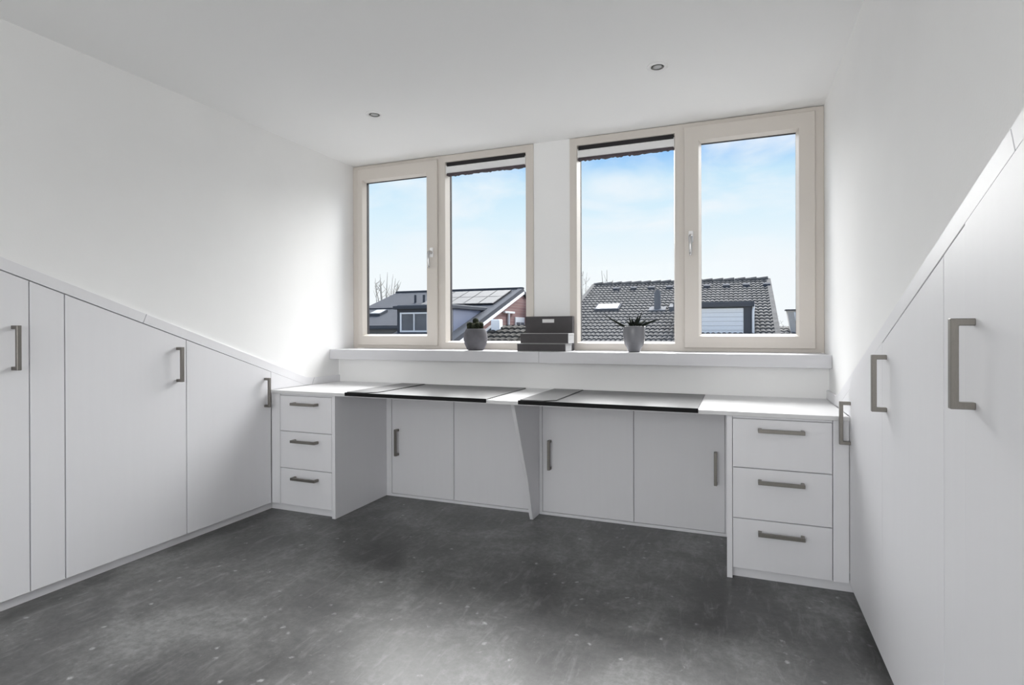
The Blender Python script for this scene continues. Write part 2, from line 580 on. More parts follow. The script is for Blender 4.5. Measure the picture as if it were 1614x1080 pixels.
def window(name, sash_half, fixed_half, sash_out, sash_in, fixed_in, hx):
    w = thing(name, ((sash_half[0] + fixed_half[1]) / 2, YF, 1.0), kind='structure')
    bm = bmesh.new()
    so = grow(sash_out, -0.02)
    ring(bm, sash_half, so, so, YF, YF + 0.09)
    ring(bm, fixed_half, fixed_in, grow(fixed_in, -0.010), YF, YF + 0.055)
    fo = grow(fixed_in, -0.010)
    ring(bm, fixed_half, grow(fo, 0.0045), grow(fo, 0.0045), YF + 0.055, YF + 0.09)
    obj('frame', bm, 'frame', w)
    # opening sash, standing a little proud of the frame
    sy = YF - 0.016
    bm = bmesh.new()
    si = grow(sash_in, -0.013)
    sm = grow(sash_in, -0.0042)
    ring(bm, sash_out, sash_in, sm, sy, sy + 0.0125, ch=0.004)
    ring(bm, grow(sash_out, -0.024), sm, si, sy + 0.0125, sy + 0.04)
    ring(bm, grow(sash_out, -0.024), grow(si, 0.0045), grow(si, 0.0045), sy + 0.04, sy + 0.075)
    sash = obj('sash', bm, 'frame', w)
    gasket(sash, si, sy + 0.0465)
    obj('pane', nb(*[si[0] - 0.004, si[1] + 0.004], sy + 0.042, sy + 0.046, si[2] - 0.004, si[3] + 0.004), 'glass', sash)
    window_handle(sash, hx, 1.695, sy)
    gasket(w, fo, YF + 0.0625)
    obj('pane', nb(fo[0] - 0.004, fo[1] + 0.004, YF + 0.0575, YF + 0.062, fo[2] - 0.004, fo[3] + 0.004), 'glass', w)
    # ventilation strip along the top of the fixed light
    x0, x1 = fixed_in[0] + 0.004, fixed_in[1] - 0.003
    v = obj('vent_strip', npr([(YF + 0.002, 2.262), (YF + 0.005, 2.306), (YF + 0.012, 2.311), (YF + 0.052, 2.311), (YF + 0.052, 2.262)], 'x', x0 + 0.004, x1 - 0.004, bev=0.002), 'outwhite', w)
    for xa, xb in ((x0, x0 + 0.0045), (x1 - 0.0045, x1)):
        obj('end_cap', nb(xa, xb, YF + 0.001, YF + 0.054, 2.256, 2.316, bev=0.001), 'whitemetal', v)
    obj('slot', nb(x0 + 0.006, x1 - 0.006, YF + 0.010, YF + 0.050, 2.3125, fixed_in[3] - 0.001), 'dark', v)
    bm = bmesh.new()
    rnd = random.Random(len(name) + int(x0 * 100))
    n = 46
    xs = [x0 + 0.002 + (x1 - x0 - 0.004) * i / n for i in range(n + 1)]
    zs = [2.247 + rnd.uniform(-0.004, 0.005) for _ in xs]
    prism(bm, [(xs[0], 2.2618)] + [(x, z) for x, z in zip(xs, zs)] + [(xs[-1], 2.2618)], 'y', YF + 0.012, YF + 0.05)
    obj('brush_seal', bm, 'mesh_dark', v)
    return w


FZ0, FZ1 = 0.999, H - 0.004
w3 = thing('rear_window_added', (-1.15, YBACK - 0.06, RW[2]), kind='structure')  # invented window, added to frame the fill lamp
obj('frame', ring(bmesh.new(), grow(RW, -0.001), grow(RW, -0.055), grow(RW, -0.055), YBACK - 0.08, YBACK - 0.02), 'frame', w3)
obj('mullion', nb(-1.18, -1.12, YBACK - 0.08, YBACK - 0.02, RW[2] + 0.056, RW[3] - 0.056, bev=0.004), 'frame', w3)
for a, b in ((RW[0] + 0.057, -1.182), (-1.118, RW[1] - 0.057)):
    obj('pane', nb(a, b, YBACK - 0.054, YBACK - 0.048, RW[2] + 0.057, RW[3] - 0.057), 'glass', w3)
window('window_1', (-2.754, -1.985, FZ0, FZ1), (-1.9849, -1.284, FZ0, FZ1),
       (-2.702, -2.012, 1.022, 2.364), (-2.660, -2.098, 1.092, 2.276), (-1.955, -1.338, 1.046, 2.340), -2.056)
window('window_2', (-0.3351, 0.448, FZ0, FZ1), (-1.030, -0.335, FZ0, FZ1),
       (-0.306, 0.404, 1.020, 2.364), (-0.222, 0.321, 1.092, 2.276), (-0.982, -0.362, 1.046, 2.340), -0.266)

# sill: two thick boards butted under the pier
t = thing('window_sill', (-1.152, 3.48, SZ0), 'thick pale grey window sill running under both cream windows', 'sill')
obj('sill_board', nb(WLX + 0.001, -1.1525, YS, YF + 0.02, SZ0, SZ1, bev=0.0015), 'sill', t)
obj('sill_board', nb(-1.1515, WRX - 0.001, YS, YF + 0.02, SZ0, SZ1, bev=0.0015), 'sill', t)


# ------------------------------------------------------------------ side cupboards
def cupboard(side, y0, y1, label, hz=None, hy=None, group=None, g0=0.0024, g1=0.0024, cat='cupboard', name='wall_cupboard', front='door', gt=0.0052, bev=0.0008):
    """One cupboard under the slope; y0 nearer the camera. side -1 = left, +1 = right."""
    X = XL if side < 0 else XR
    d = side                                  # towards the wall
    def xr(a, b):                             # depths behind the front -> sorted x range
        p, q = X + d * a, X + d * b
        return min(p, q), max(p, q)
    t = thing(name, (X + d * 0.2, (y0 + y1) / 2, 0), label, cat, group)
    xa, xb = xr(0.0195, 0.55)
    obj('carcass', npr([(y0, ZP), (y1, ZP), (y1, zl(y1) - 0.001), (y0, zl(y0) - 0.001)], 'x', xa, xb), 'cab', t)
    xa, xb = xr(0.0, 0.019)
    a, b = y0 + g0, y1 - g1
    door = obj(front, npr([(a, ZP + 0.002), (b, ZP + 0.002), (b, zl(b) - gt), (a, zl(a) - gt)], 'x', xa, xb, bev=bev), 'cab', t)
    xa, xb = xr(0.030, 0.048)
    obj('plinth', nb(xa, xb, y0, y1 + (0.0345 if y1 > 2.7 else 0), 0.0005, ZP - 0.003), 'cab', t)
    if hz is not None:
        handle(door, (X, hy, hz), (0, 0, 1), (-d, 0, 0))
    return t


G1, G2 = 'sloping cupboards along the left wall', 'sloping cupboards along the right wall'
cupboard(-1, YC, 1.457, 'tallest sloping white cupboard, cut by the left edge, nickel pull handle', 1.066, 1.400, G1)
cupboard(-1, 1.457, 1.591, 'narrow handle-less white panel between the two left cupboards', None, None, G1, name='filler_panel', front='panel', cat='panel')
cupboard(-1, 1.591, 2.181, 'wide sloping white cupboard beside the narrow left panel', 0.957, 2.129, G1)
c3 = cupboard(-1, 2.181, 2.772, 'lowest left sloping cupboard, with its handle touching the worktop corner', 0.749, 2.724, G1, g1=0.0006)
cupboard(1, YC, 1.446, 'tallest right cupboard at the right edge with the largest looking handle', 1.061, 1.395, G2, g1=0.0001, gt=0.0012, bev=0.0)
cupboard(1, 1.446, 1.578, 'narrow white panel behind the largest looking handle on the right', None, None, G2, name='filler_panel', front='panel', cat='panel', g0=0.0001, bev=0.0)
cupboard(1, 1.578, 2.181, 'right sloping white cupboard with the middle of three pull handles', 0.958, 2.124, G2, g1=0.0008)
c6 = cupboard(1, 2.181, 2.772, 'lowest right sloping cupboard, its handle overlapping the worktop end', 0.735, 2.752, G2, g0=0.0008, g1=0.0006, gt=0.0012)
# triangular closing pieces above the worktop, in the plane of the doors
for c, xa, xb in ((c3, XL - 0.019, XL), (c6, XR, XR + 0.019)):
    obj('closing_piece', npr([(2.7735, ZT + 0.0015), (3.084, ZT + 0.0015), (3.084, zl(3.084) - 0.0042), (2.7735, zl(2.7735) - 0.0042)], 'x', xa, xb, bev=0.0006), 'cab', c)
    obj('backing', npr([(2.772, ZP), (3.084, ZP), (3.084, zl(3.084) - 0.001), (2.772, zl(2.772) - 0.001)], 'x', *((XL - 0.55, XL - 0.0195) if xa < 0 and xb <= XL + 1e-6 else (XR + 0.0195, XR + 0.55))), 'cab', c)

# ------------------------------------------------------------------ drawer cabinets
def drawer_cabinet(x0, x1, panel, filler, label, cx):
    t = thing('drawer_cabinet', ((x0 + x1) / 2, 3.0, 0), label, 'drawers', 'drawer cabinets under the worktop')
    xa, xb = min(x0, filler[0]), max(x1, filler[1])
    obj('carcass', nb(xa, xb, YD + 0.0195, YW - 0.002, ZP, ZTB - 0.0005), 'cab', t)
    zz = [ZP + 0.002, 0.2766, 0.507, 0.7295]
    for i in range(3):
        dr = obj('drawer', nb(x0 + 0.0015, x1 - 0.0015, YD, YD + 0.019, zz[i] + 0.0020, zz[i + 1] - 0.0020, bev=0.0008), 'cab', t)
        handle(dr, (cx, YD, (0.222, 0.452, 0.682)[i]), (1, 0, 0), (0, -1, 0), length=0.186)
    obj('top_rail', nb(x0, x1, YD + 0.006, YD + 0.0195, 0.731, ZTB - 0.0005), 'cab', t)
    obj('filler', nb(filler[0] + 0.0008, filler[1] - 0.0008, YD, YD + 0.019, ZP + 0.002, ZTB - 0.001, bev=0.0006), 'cab', t)
    obj('plinth', nb(xa - (0.0295 if xa < -1 else 0), xb + (0.0295 if xb > 0 else 0), YD + 0.031, YD + 0.049, 0.0005, ZP - 0.003), 'cab', t)
    obj('side_panel', nb(panel[0], panel[1], YD - 0.001, YB + 0.02, 0.0005, ZTB - 0.0005, bev=0.0008), 'cab', t)


drawer_cabinet(-2.6725, -2.2745, (-2.2735, -2.2495), (XL, -2.6735), 'three-drawer white cabinet under the left end of the worktop', -2.466)
drawer_cabinet(-0.0265, 0.3740, (-0.0510, -0.0275), (0.3750, XR), 'three-drawer white cabinet under the right end of the worktop', 0.173)

# ------------------------------------------------------------------ worktop
t = thing('worktop', (-1.15, 3.1, ZTB), 'long white laminate worktop spanning both drawer cabinets', 'worktop')
obj('slab', nb(XL + 0.001, XR - 0.001, YT, YW - 0.001, ZTB, ZT, bev=0.0012), 'top', t)
for xa, xb in ((XL - 0.011, XL + 0.001), (XR - 0.001, XR + 0.011)):
    obj('upstand', npr([(3.1455, ZT + 0.0005), (YW - 0.001, ZT + 0.0005), (YW - 0.001, ZT + 0.048), (3.1705, ZT + 0.048)], 'x', xa, xb, bev=0.0006), 'cab', t)

# ------------------------------------------------------------------ low cupboards under the desk
def low_cupboard(x0, x1, stl, xs, label, handles):
    t = thing('low_cupboard', ((x0 + x1) / 2, 3.38, 0), label, 'cupboard', 'low cupboards under the worktop')
    obj('carcass', nb(x0, x1, YB + 0.019, YW - 0.002, 0.0005, ZTB - 0.001), 'cab', t)
    obj('base_rail', nb(x0, x1, YB - 0.004, YB + 0.0185, 0.0005, 0.017, bev=0.0006), 'cab', t)
    for a, b in stl:
        obj('stile', nb(a, b, YB - 0.004, YB + 0.0185, 0.0175, ZTB - 0.001, bev=0.0006), 'cab', t)
    for i in range(2):
        d = obj('door', nb(xs[i] + 0.0022, xs[i + 1] - 0.0022, YB, YB + 0.0185, 0.020, ZTB - 0.002, bev=0.0008), 'cab', t)
        handle(d, (handles[i], YB, 0.372), (0, 0, 1), (0, -1, 0), length=0.18)


low_cupboard(-2.249, -1.1615, ((-2.249, -2.2086),), (-2.2086, -1.7316, -1.163), 'low two-door cupboard under the desk left of the slanted support', (-2.158, -1.215))
low_cupboard(-1.1395, -0.0515, ((-1.1395, -1.1215), (-0.0685, -0.0515)), (-1.1215, -0.5644, -0.0685), 'low two-door cupboard under the desk right of the slanted support', (-1.070, -0.118))

t = npr([(YW - 0.004, 0.0005), (3.195, 0.0005), (3.180, 0.03), (3.105, 0.26), (2.885, ZTB - 0.001), (YW - 0.004, ZTB - 0.001)], 'x', -1.1605, -1.1405, bev=0.0008)
tag(obj('desk_support', t, 'cab', loc=(-1.15, 3.25, 0)), 'slanted white support panel under the middle of the worktop', 'support')


# ------------------------------------------------------------------ desk pads
def desk_pad(x0, x1, label):
    t = thing('desk_pad', ((x0 + x1) / 2, 3.05, ZT), label, 'desk pad', 'dark desk pads on the worktop')
    y1 = 3.372
    zt = ZT + 0.0055
    obj('mat', nb(x0, x1, YT - 0.003, y1, ZT + 0.0005, zt, bev=0.0012), 'pad', t)
    bm = nb(x0 - 0.002, x1 + 0.002, YT - 0.0075, YT - 0.0010, ZT - 0.0142, zt + 0.0014, bev=0.0012)
    obj('front_lip', bm, 'padedge', t)
    xf = x0 + 0.185
    bm = npr([(x0 + 0.004, y1 - 0.003), (x0 + 0.004, YT + 0.006), (xf - 0.05, YT + 0.006), (xf, YT + 0.055), (xf, y1 - 0.003)], 'z', zt + 0.0002, zt + 0.0045, bev=0.0008)
    obj('side_flap', bm, 'pad', t)
    bm = npr([(xf - 0.05, YT + 0.004), (xf - 0.042, YT + 0.004), (xf + 0.006, YT + 0.052), (xf + 0.006, y1 - 0.003), (xf + 0.0005, y1 - 0.003), (xf + 0.0005, YT + 0.0545)], 'z', zt + 0.0002, zt + 0.0025)
    obj('flap_edge', bm, 'padedge', t)
    obj('back_edge', nb(x0, x1, y1 + 0.0005, y1 + 0.004, ZT + 0.0005, zt + 0.001), 'padedge', t)


desk_pad(-2.165, -1.252, 'dark desk pad with a side flap on the left half of the worktop')
desk_pad(-1.065, -0.176, 'dark desk pad with a side flap on the right half of the worktop')

# ------------------------------------------------------------------ recessed ceiling spots
def spot(x, y, label):
    t = thing('ceiling_spotlight', (x, y, H), label, 'ceiling light', 'recessed ceiling spotlights')
    obj('trim_ring', lathe(bmesh.new(), [(0.050, H - 0.0003), (0.050, H - 0.002), (0.046, H - 0.0045), (0.034, H - 0.005), (0.0305, H - 0.0035), (0.0305, H - 0.0003)], x, y, 40), 'whitemetal', t, smooth=True)
    obj('reflector', lathe(bmesh.new(), [(0.0305, H - 0.0045), (0.0285, H - 0.0012), (0.021, H - 0.0006), (0.021, H - 0.0003), (0.0305, H - 0.0003)], x, y, 32), 'cup', t, smooth=True)
    obj('lamp', lathe(bmesh.new(), [(0.0205, H - 0.0003), (0.0205, H - 0.004), (0.014, H - 0.0062), (0.0, H - 0.007)], x, y, 24), 'lens', t, smooth=True)


spot(-1.967, 2.785, 'small recessed ceiling spotlight above the left window, smaller looking')
spot(-0.358, 2.790, 'small recessed ceiling spotlight above the right window, larger looking')

# ------------------------------------------------------------------ things on the sill
def cactus_pot():
    cx, cy, z = -1.655, 3.49, SZ1
    t = thing('potted_cactus', (cx, cy, z), 'clustered dark cactus in a round matte grey pot on the sill', 'plant')
    prof = [(0.0, 0.0005), (0.048, 0.0005), (0.058, 0.006), (0.076, 0.045), (0.082, 0.078), (0.079, 0.108), (0.069, 0.138), (0.066, 0.146), (0.062, 0.146), (0.063, 0.130), (0.0, 0.128)]
    pot = obj('pot', lathe(bmesh.new(), [(r, z + h) for r, h in prof], cx, cy, 40), 'potgrey', t, smooth=True)
    obj('soil', lathe(bmesh.new(), [(0.0605, z + 0.1305), (0.058, z + 0.139), (0.0, z + 0.142)], cx, cy, 28), 'soil', t, smooth=True)
    for dx, dy, r, h in ((-0.044, -0.012, 0.015, 0.040), (-0.023, -0.033, 0.017, 0.042), (0.004, -0.006, 0.020, 0.070), (0.006, -0.042, 0.016, 0.034), (0.029, -0.028, 0.016, 0.041), (0.046, -0.004, 0.014, 0.040), (-0.020, 0.026, 0.018, 0.046), (0.026, 0.026, 0.017, 0.044)):
        b, h = z + 0.136, h + 0.013
        pr = [(0.0, b), (r * 0.8, b)] + [(r * math.sin(math.pi / 2 + a) if False else r * math.cos(a), b + h - r + r * math.sin(a)) for a in (0, 0.35, 0.7, 1.05, 1.35)] + [(0.0, b + h)]
        st = obj('cactus_stem', lathe(bmesh.new(), pr, cx + dx, cy + dy, 32, 8, 0.09), 'cactus', t, smooth=True)
        bm = bmesh.new()
        rnd = random.Random(int((dx + 1) * 1e4))
        for k in range(22):
            a, q = rnd.uniform(0, 6.283), rnd.uniform(0.25, 1.0)
            zz = b + h * q
            rr = r if q < 1 - r / h else r * math.sqrt(max(0.02, 1 - ((zz - (b + h - r)) / r) ** 2))
            p = Vector((cx + dx + rr * math.cos(a), cy + dy + rr * math.sin(a), zz))
            o = Vector((math.cos(a), math.sin(a), 0.5)) * 0.0055
            s = Vector((-math.sin(a), math.cos(a), 0)) * 0.0007
            v = [bm.verts.new(p + s), bm.verts.new(p - s), bm.verts.new(p + Vector((0, 0, 0.0012))), bm.verts.new(p + o)]
            for f in ((0, 1, 2), (0, 1, 3), (1, 2, 3), (0, 2, 3)):
                bm.faces.new([v[i] for i in f])
        tag(obj('spines', bm, 'spine', st), kind='stuff')


def leaf(t, base, tip, w, sag, side=None):
    base, tip = Vector(base), Vector(tip)
    d = tip - base
    up = Vector((0, 0, 1))
    s = d.cross(up).normalized()
    nrm = s.cross(d).normalized()
    bm = bmesh.new()
    n = 12
    rings = []
    for i in range(n + 1):
        f = i / n
        p = base + d * f + up * (sag * math.sin(math.pi * f))
        ww = w * (1 - f ** 2.6) * (0.75 + 0.5 * math.sin(math.pi * min(1, f * 1.3))) + 0.0006
        th = ww * 0.75
        rings.append([bm.verts.new(p + s * (ww * a) + nrm * (th * b)) for a, b in ((-1, 0.45), (-0.55, -0.35), (0, -0.75), (0.55, -0.35), (1, 0.45), (0, 0.12))])
    for A, B in zip(rings[:-1], rings[1:]):
        for k in range(6):
            bm.faces.new([A[k], A[(k + 1) % 6], B[(k + 1) % 6], B[k]])
    bm.faces.new(rings[0]); bm.faces.new(rings[-1])
    obj('leaf', bm, 'leaf', t, smooth=True)


def aloe_pot():
    cx, cy, z = -0.590, 3.49, SZ1
    t = thing('potted_succulent', (cx, cy, z), 'spiky long-leaved succulent in a glossy grey tapered pot on the sill', 'plant')
    prof = [(0.0, 0.0005), (0.033, 0.0005), (0.037, 0.006), (0.046, 0.028), (0.058, 0.048), (0.064, 0.075), (0.066, 0.120), (0.066, 0.153), (0.064, 0.157), (0.060, 0.155), (0.059, 0.135), (0.0, 0.133)]
    obj('pot', lathe(bmesh.new(), [(r, z + h) for r, h in prof], cx, cy, 44), 'potglaze', t, smooth=True)
    obj('soil', lathe(bmesh.new(), [(0.0575, z + 0.1355), (0.054, z + 0.142), (0.0, z + 0.144)], cx, cy, 28), 'soil', t, smooth=True)
    b = z + 0.143
    for dx, dy, dz, w, sg in ((-0.196, -0.02, 0.098, 0.010, -0.006), (-0.036, 0.015, 0.076, 0.013, 0.0), (-0.006, -0.035, 0.062, 0.009, 0.0), (0.050, 0.01, 0.110, 0.010, 0.0), (0.172, -0.03, 0.056, 0.011, 0.010),
                              (-0.112, -0.045, 0.018, 0.009, 0.010), (-0.060, 0.06, 0.05, 0.010, 0.006), (0.075, 0.075, 0.06, 0.010, 0.006), (0.02, 0.05, 0.085, 0.010, 0.0), (0.065, -0.055, 0.03, 0.009, 0.012), (-0.03, -0.065, 0.035, 0.009, 0.012)):
        leaf(t, (cx + dx * 0.07, cy + dy * 0.07, b - 0.006), (cx + dx, cy + dy, b + dz), w * 1.2, sg)


cactus_pot()
aloe_pot()


def flat_box(x0, x1, y0, y1, z0, z1, label):
    t = thing('storage_box', ((x0 + x1) / 2, (y0 + y1) / 2, z0), label, 'box', 'storage boxes on the sill')
    obj('tray', nb(x0, x1, y0 + 0.004, y1, z0 + 0.0005, z1 - 0.012, bev=0.001), 'boxlight', t)
    obj('lid', nb(x0 - 0.0015, x1 + 0.0015, y0 + 0.002, y1 + 0.0015, z1 - 0.0118, z1, bev=0.001), 'boxlight', t)
    obj('front_panel', nb(x0 + 0.002, x1 - 0.002, y0, y0 + 0.0035, z0 + 0.003, z1 - 0.003, bev=0.0008), 'boxdark', t)


flat_box(-1.322, -0.998, 3.405, 3.545, SZ1, 1.047, 'lower flat charcoal-fronted box at the bottom of the sill stack')
flat_box(-1.302, -0.982, 3.409, 3.545, 1.0475, 1.112, 'upper flat charcoal-fronted box lying on the other flat box')
t = thing('storage_box', (-1.16, 3.585, SZ1), 'tall upright charcoal box with a hand slot behind the flat boxes', 'box', 'storage boxes on the sill')
x0, x1, y0, z0, z1 = -1.320, -0.997, 3.558, SZ1 + 0.0005, 1.222
obj('body', nb(x0, x1, y0 + 0.005, 3.602, z0, z1, bev=0.003), 'boxdark', t)
# front panel with a cut-out hand slot
hx0, hx1, hz0, hz1 = -1.203, -1.120, 1.180, 1.205
bm = ring(bmesh.new(), (x0, x1, z0, z1), (hx0, hx1, hz0, hz1), (hx0, hx1, hz0, hz1), y0, y0 + 0.0045)
obj('front_panel', bm, 'boxdark', t)
obj('slot_liner', nb(hx0 + 0.0008, hx1 - 0.0008, y0 + 0.0025, y0 + 0.0049, hz0 + 0.0008, hz1 - 0.0008), 'outwhite', t)


# ------------------------------------------------------------------ outside: houses across the gardens
tag(obj('ground', nb(-70, 40, 5.5, 90, -5.8, -5.6), 'ground'), kind='structure')


def roof_block(bm, X0, X1, Ya, Yb, zf, o0, o1):
    """Box lying on a roof surface z = zf(Y), between heights o0 and o1 above it."""
    v = [bm.verts.new((x, y, zf(y) + o)) for o in (o0, o1) for x, y in ((X0, Ya), (X1, Ya), (X1, Yb), (X0, Yb))]
    for f in ((0, 1, 2, 3), (4, 5, 6, 7), (0, 1, 5, 4), (1, 2, 6, 5), (2, 3, 7, 6), (3, 0, 4, 7)):
        bm.faces.new([v[i] for i in f])
    return bm


def tiled(bm, X0, X1, Ya, Yb, zf, pitch=0.16, course=0.33, amp=0.028, step=0.035, seg=6):
    """Pantile surface: rounded rolls across, stepped courses up the slope."""
    nc = int(round((X1 - X0) / pitch)) * seg
    ncr = int(round((Yb - Ya) / course))
    prev = None
    for c in range(ncr):
        y0, y1 = Ya + (Yb - Ya) * c / ncr, Ya + (Yb - Ya) * (c + 1) / ncr
        rows = []
        for y, lift in ((y0, step), (y1, 0.0)):
            row = []
            for i in range(nc + 1):
                x = X0 + (X1 - X0) * i / nc
                a = 2 * math.pi * i / seg
                row.append(bm.verts.new((x, y, zf(y) + lift + amp * abs(math.sin(a / 2)) ** 0.8)))
            rows.append(row)
        lower = [bm.verts.new(v.co + Vector((0, 0, -step - 0.01))) for v in rows[0]]
        for A, B in ((lower, rows[0]), (rows[0], rows[1])):
            for i in range(nc):
                bm.faces.new([A[i], A[i + 1], B[i + 1], B[i]])
    return bm


# ---- own roof slope, unseen: added and kept pale to bounce light onto the ceiling
zO = lambda y: 0.80 - 0.36 * (y - 3.78)
t = thing('roof_slope_bounce', (-1.15, 5.2, 0.3), kind='structure')
obj('roof', tiled(bmesh.new(), -6.0, 3.7, 7.2, 3.78, zO, pitch=0.3, course=0.34, amp=0.03), 'tile_bounce', t)
obj('roof_deck', roof_block(bmesh.new(), -6.0, 3.7, 3.78, 7.2, zO, -0.16, -0.03), 'tile_bounce', t)

# ---- house across on the right: pantiled roof, box dormer
YB0, ZB0, SB = 19.2, 2.655, 0.36
zB = lambda y: ZB0 - SB * (YB0 - y)
BX0, BX1 = -4.60, 0.855
t = thing('row_house', ((BX0 + BX1) / 2, 18.0, -5.6), 'house with grey pantiled roof and white box dormer, in right window', 'house', 'houses seen through the windows')
obj('wall', npr([(12.9, -5.6), (25.4, -5.6), (25.4, 0.2), (YB0, zB(YB0) - 0.12), (12.9, zB(12.9) - 0.12)], 'x', BX0 + 0.08, BX1 - 0.08), 'render', t)
rf = obj('roof', tiled(bmesh.new(), BX0, BX1, 12.6, YB0, zB, pitch=0.125, course=0.235, amp=0.03, step=0.03), 'tile', t)
bm = roof_block(bmesh.new(), BX0, BX1, 12.6, YB0, zB, -0.10, -0.02)
roof_block(bm, BX0, BX1, YB0, 25.8, lambda y: ZB0 - 0.38 * (y - YB0), -0.10, 0.02)
obj('roof_deck', bm, 'tile', t)
n = 17
for i in range(n):
    x = BX0 + (BX1 - BX0) * (i + 0.5) / n
    w = (BX1 - BX0) / n / 2
    bm = bmesh.new()
    tube(bm, [(x - w, YB0, ZB0 - 0.01), (x + w * 0.96, YB0, ZB0 + 0.012)], [0.10, 0.115], seg=10)
    obj('ridge_tile', bm, 'tile', t)
for i in range(9):
    x = BX0 + 0.9 + i * 0.56
    bm = roof_block(bmesh.new(), x - 0.10, x + 0.10, YB0 - 0.75, YB0 - 0.60, zB, 0.02, 0.10)
    obj('vent_tile', bm, 'fascia', rf)
for x in (BX0, BX1):
    bm = roof_block(bmesh.new(), x - 0.06, x + 0.06, 12.6, YB0, zB, -0.14, 0.062)
    obj('verge', bm, 'tile', t)
sk = obj('skylight', roof_block(bmesh.new(), -3.95, -3.22, 16.42, 16.92, zB, 0.0, 0.09), 'fascia', t)
obj('skylight_glass', roof_block(bmesh.new(), -3.90, -3.27, 16.46, 16.88, zB, 0.091, 0.10), 'skylight', sk)
bm = bmesh.new()
tube(bm, [(-2.13, 16.50, zB(16.5) - 0.02), (-2.13, 16.50, zB(16.5) + 0.52)], 0.095, seg=16)
tube(bm, [(-2.13, 16.50, zB(16.5) + 0.5205), (-2.13, 16.50, zB(16.5) + 0.58)], [0.06, 0.06], seg=12)
p = obj('flue_pipe', bm, 'siding', t)
obj('flashing', roof_block(bmesh.new(), -2.36, -1.90, 16.32, 16.62, zB, 0.03, 0.07), 'zinc', p)
obj('roof_vent', roof_block(bmesh.new(), -1.80, -1.62, 16.36, 16.60, zB, 0.0, 0.14), 'zinc', t)
# dormer
DY, DX0, DX1, DZ = 14.70, -1.475, 0.300, 1.80
dm = obj('dormer', npr([(DY + 0.06, 0.70), (DY + 0.06, DZ - 0.12), (16.80, DZ - 0.12), (16.80, zB(16.8) - 0.1), (14.76, 0.70)], 'x', DX0 + 0.04, DX1 - 0.04), 'fascia', t)
obj('dormer_roof', nb(DX0 - 0.03, DX1 + 0.05, DY - 0.08, 16.95, DZ - 0.12, DZ, bev=0.01), 'fascia', dm)
for a, b in ((DX0, DX0 + 0.09), (0.115, DX1)):
    obj('corner_board', nb(a, b, DY, DY + 0.06, 0.72, DZ - 0.121), 'fascia', dm)
for i in range(8):
    z = 0.80 + i * 0.107
    obj('board', nb(DX0 + 0.092, 0.113, DY + 0.006 , DY + 0.058, z, z + 0.103, bev=0.006), 'panelwhite', dm)
bm = bmesh.new()
tube(bm, [(0.335, DY + 0.02, DZ - 0.06), (0.335, DY + 0.01, DZ - 0.16), (0.325, DY - 0.02, DZ - 0.22), (0.325, DY - 0.02, 0.72)], 0.028, seg=10)
obj('downpipe', bm, 'outwhite', dm)

# ---- house across on the left: flat grey roof with solar panels, dormer, brick gable
YA0, ZA0, SA = 21.6, 2.83, 0.33
zA = lambda y: ZA0 - SA * (YA0 - y)
AX0, AX1 = -14.10, -8.13
AXD = -10.72                              # left edge of the dormer
t = thing('row_house', (-11.0, 20.0, -5.6), 'brick-gabled house with solar panels and dormer, in left window', 'house', 'houses seen through the windows')
obj('gable_wall', npr([(15.9, -5.6), (27.0, -5.6), (27.0, 0.6), (YA0, zA(YA0) - 0.15), (15.9, zA(15.9) - 0.15)], 'x', AXD, AX1 - 0.10), 'brick', t)
obj('side_wall', npr([(17.35, -5.6), (27.0, -5.6), (27.0, 0.6), (YA0, zA(YA0) - 0.15), (17.35, zA(17.35) - 0.15)], 'x', AX0 + 0.1, AXD - 0.001), 'render', t)
bm = roof_block(bmesh.new(), AXD, AX1, 15.4, YA0, zA, -0.12, 0.0)
rf = obj('roof', bm, 'slate', t)
obj('roof_left', roof_block(bmesh.new(), AX0, AXD - 0.002, 19.22, YA0, zA, -0.12, 0.0), 'slate', t)
obj('roof_step', roof_block(bmesh.new(), AX0, AXD - 0.002, 17.15, 19.21, zA, -0.16, -0.045), 'slate', t)
obj('rear_roof', roof_block(bmesh.new(), AX0, AX1, YA0, 27.4, lambda y: ZA0 - 0.36 * (y - YA0), -0.12, 0.0), 'slate', t)
obj('ridge_cap', nb(AX0 - 0.02, AX1 + 0.04, YA0 - 0.09, YA0 + 0.09, ZA0 - 0.03, ZA0 + 0.05, bev=0.02), 'fascia', t)
vg = obj('verge', roof_block(bmesh.new(), AX1 - 0.16, AX1 + 0.04, 15.4, YA0 + 0.05, zA, -0.16, 0.03), 'fascia', t)
obj('verge_edge', roof_block(bmesh.new(), AX1 + 0.0405, AX1 + 0.07, 15.4, YA0 + 0.02, zA, -0.24, -0.13), 'outwhite', vg)
obj('gutter', nb(AX0, AXD - 0.01, 17.04, 17.15, zA(17.1) - 0.17, zA(17.1) - 0.07, bev=0.02), 'fascia', t)
for i in range(9):
    z = 1.10 - i * 0.115
    obj('siding_board', npr([(17.325, z), (17.305, z), (17.325, z + 0.112)], 'x', -13.2, AXD - 0.02), 'siding', t)
sk = obj('skylight', roof_block(bmesh.new(), -13.22, -12.70, 18.28, 18.82, zA, -0.05, 0.05), 'fascia', t)
obj('skylight_glass', roof_block(bmesh.new(), -13.18, -12.74, 18.32, 18.78, zA, 0.051, 0.06), 'skylight', sk)
for x in (-12.12, -11.72):
    bm = bmesh.new()
    tube(bm, [(x, 19.9, zA(19.9) - 0.02), (x, 19.9, zA(19.9) + 0.30)], 0.05, seg=10)
    obj('vent_pipe', bm, 'fascia', t)
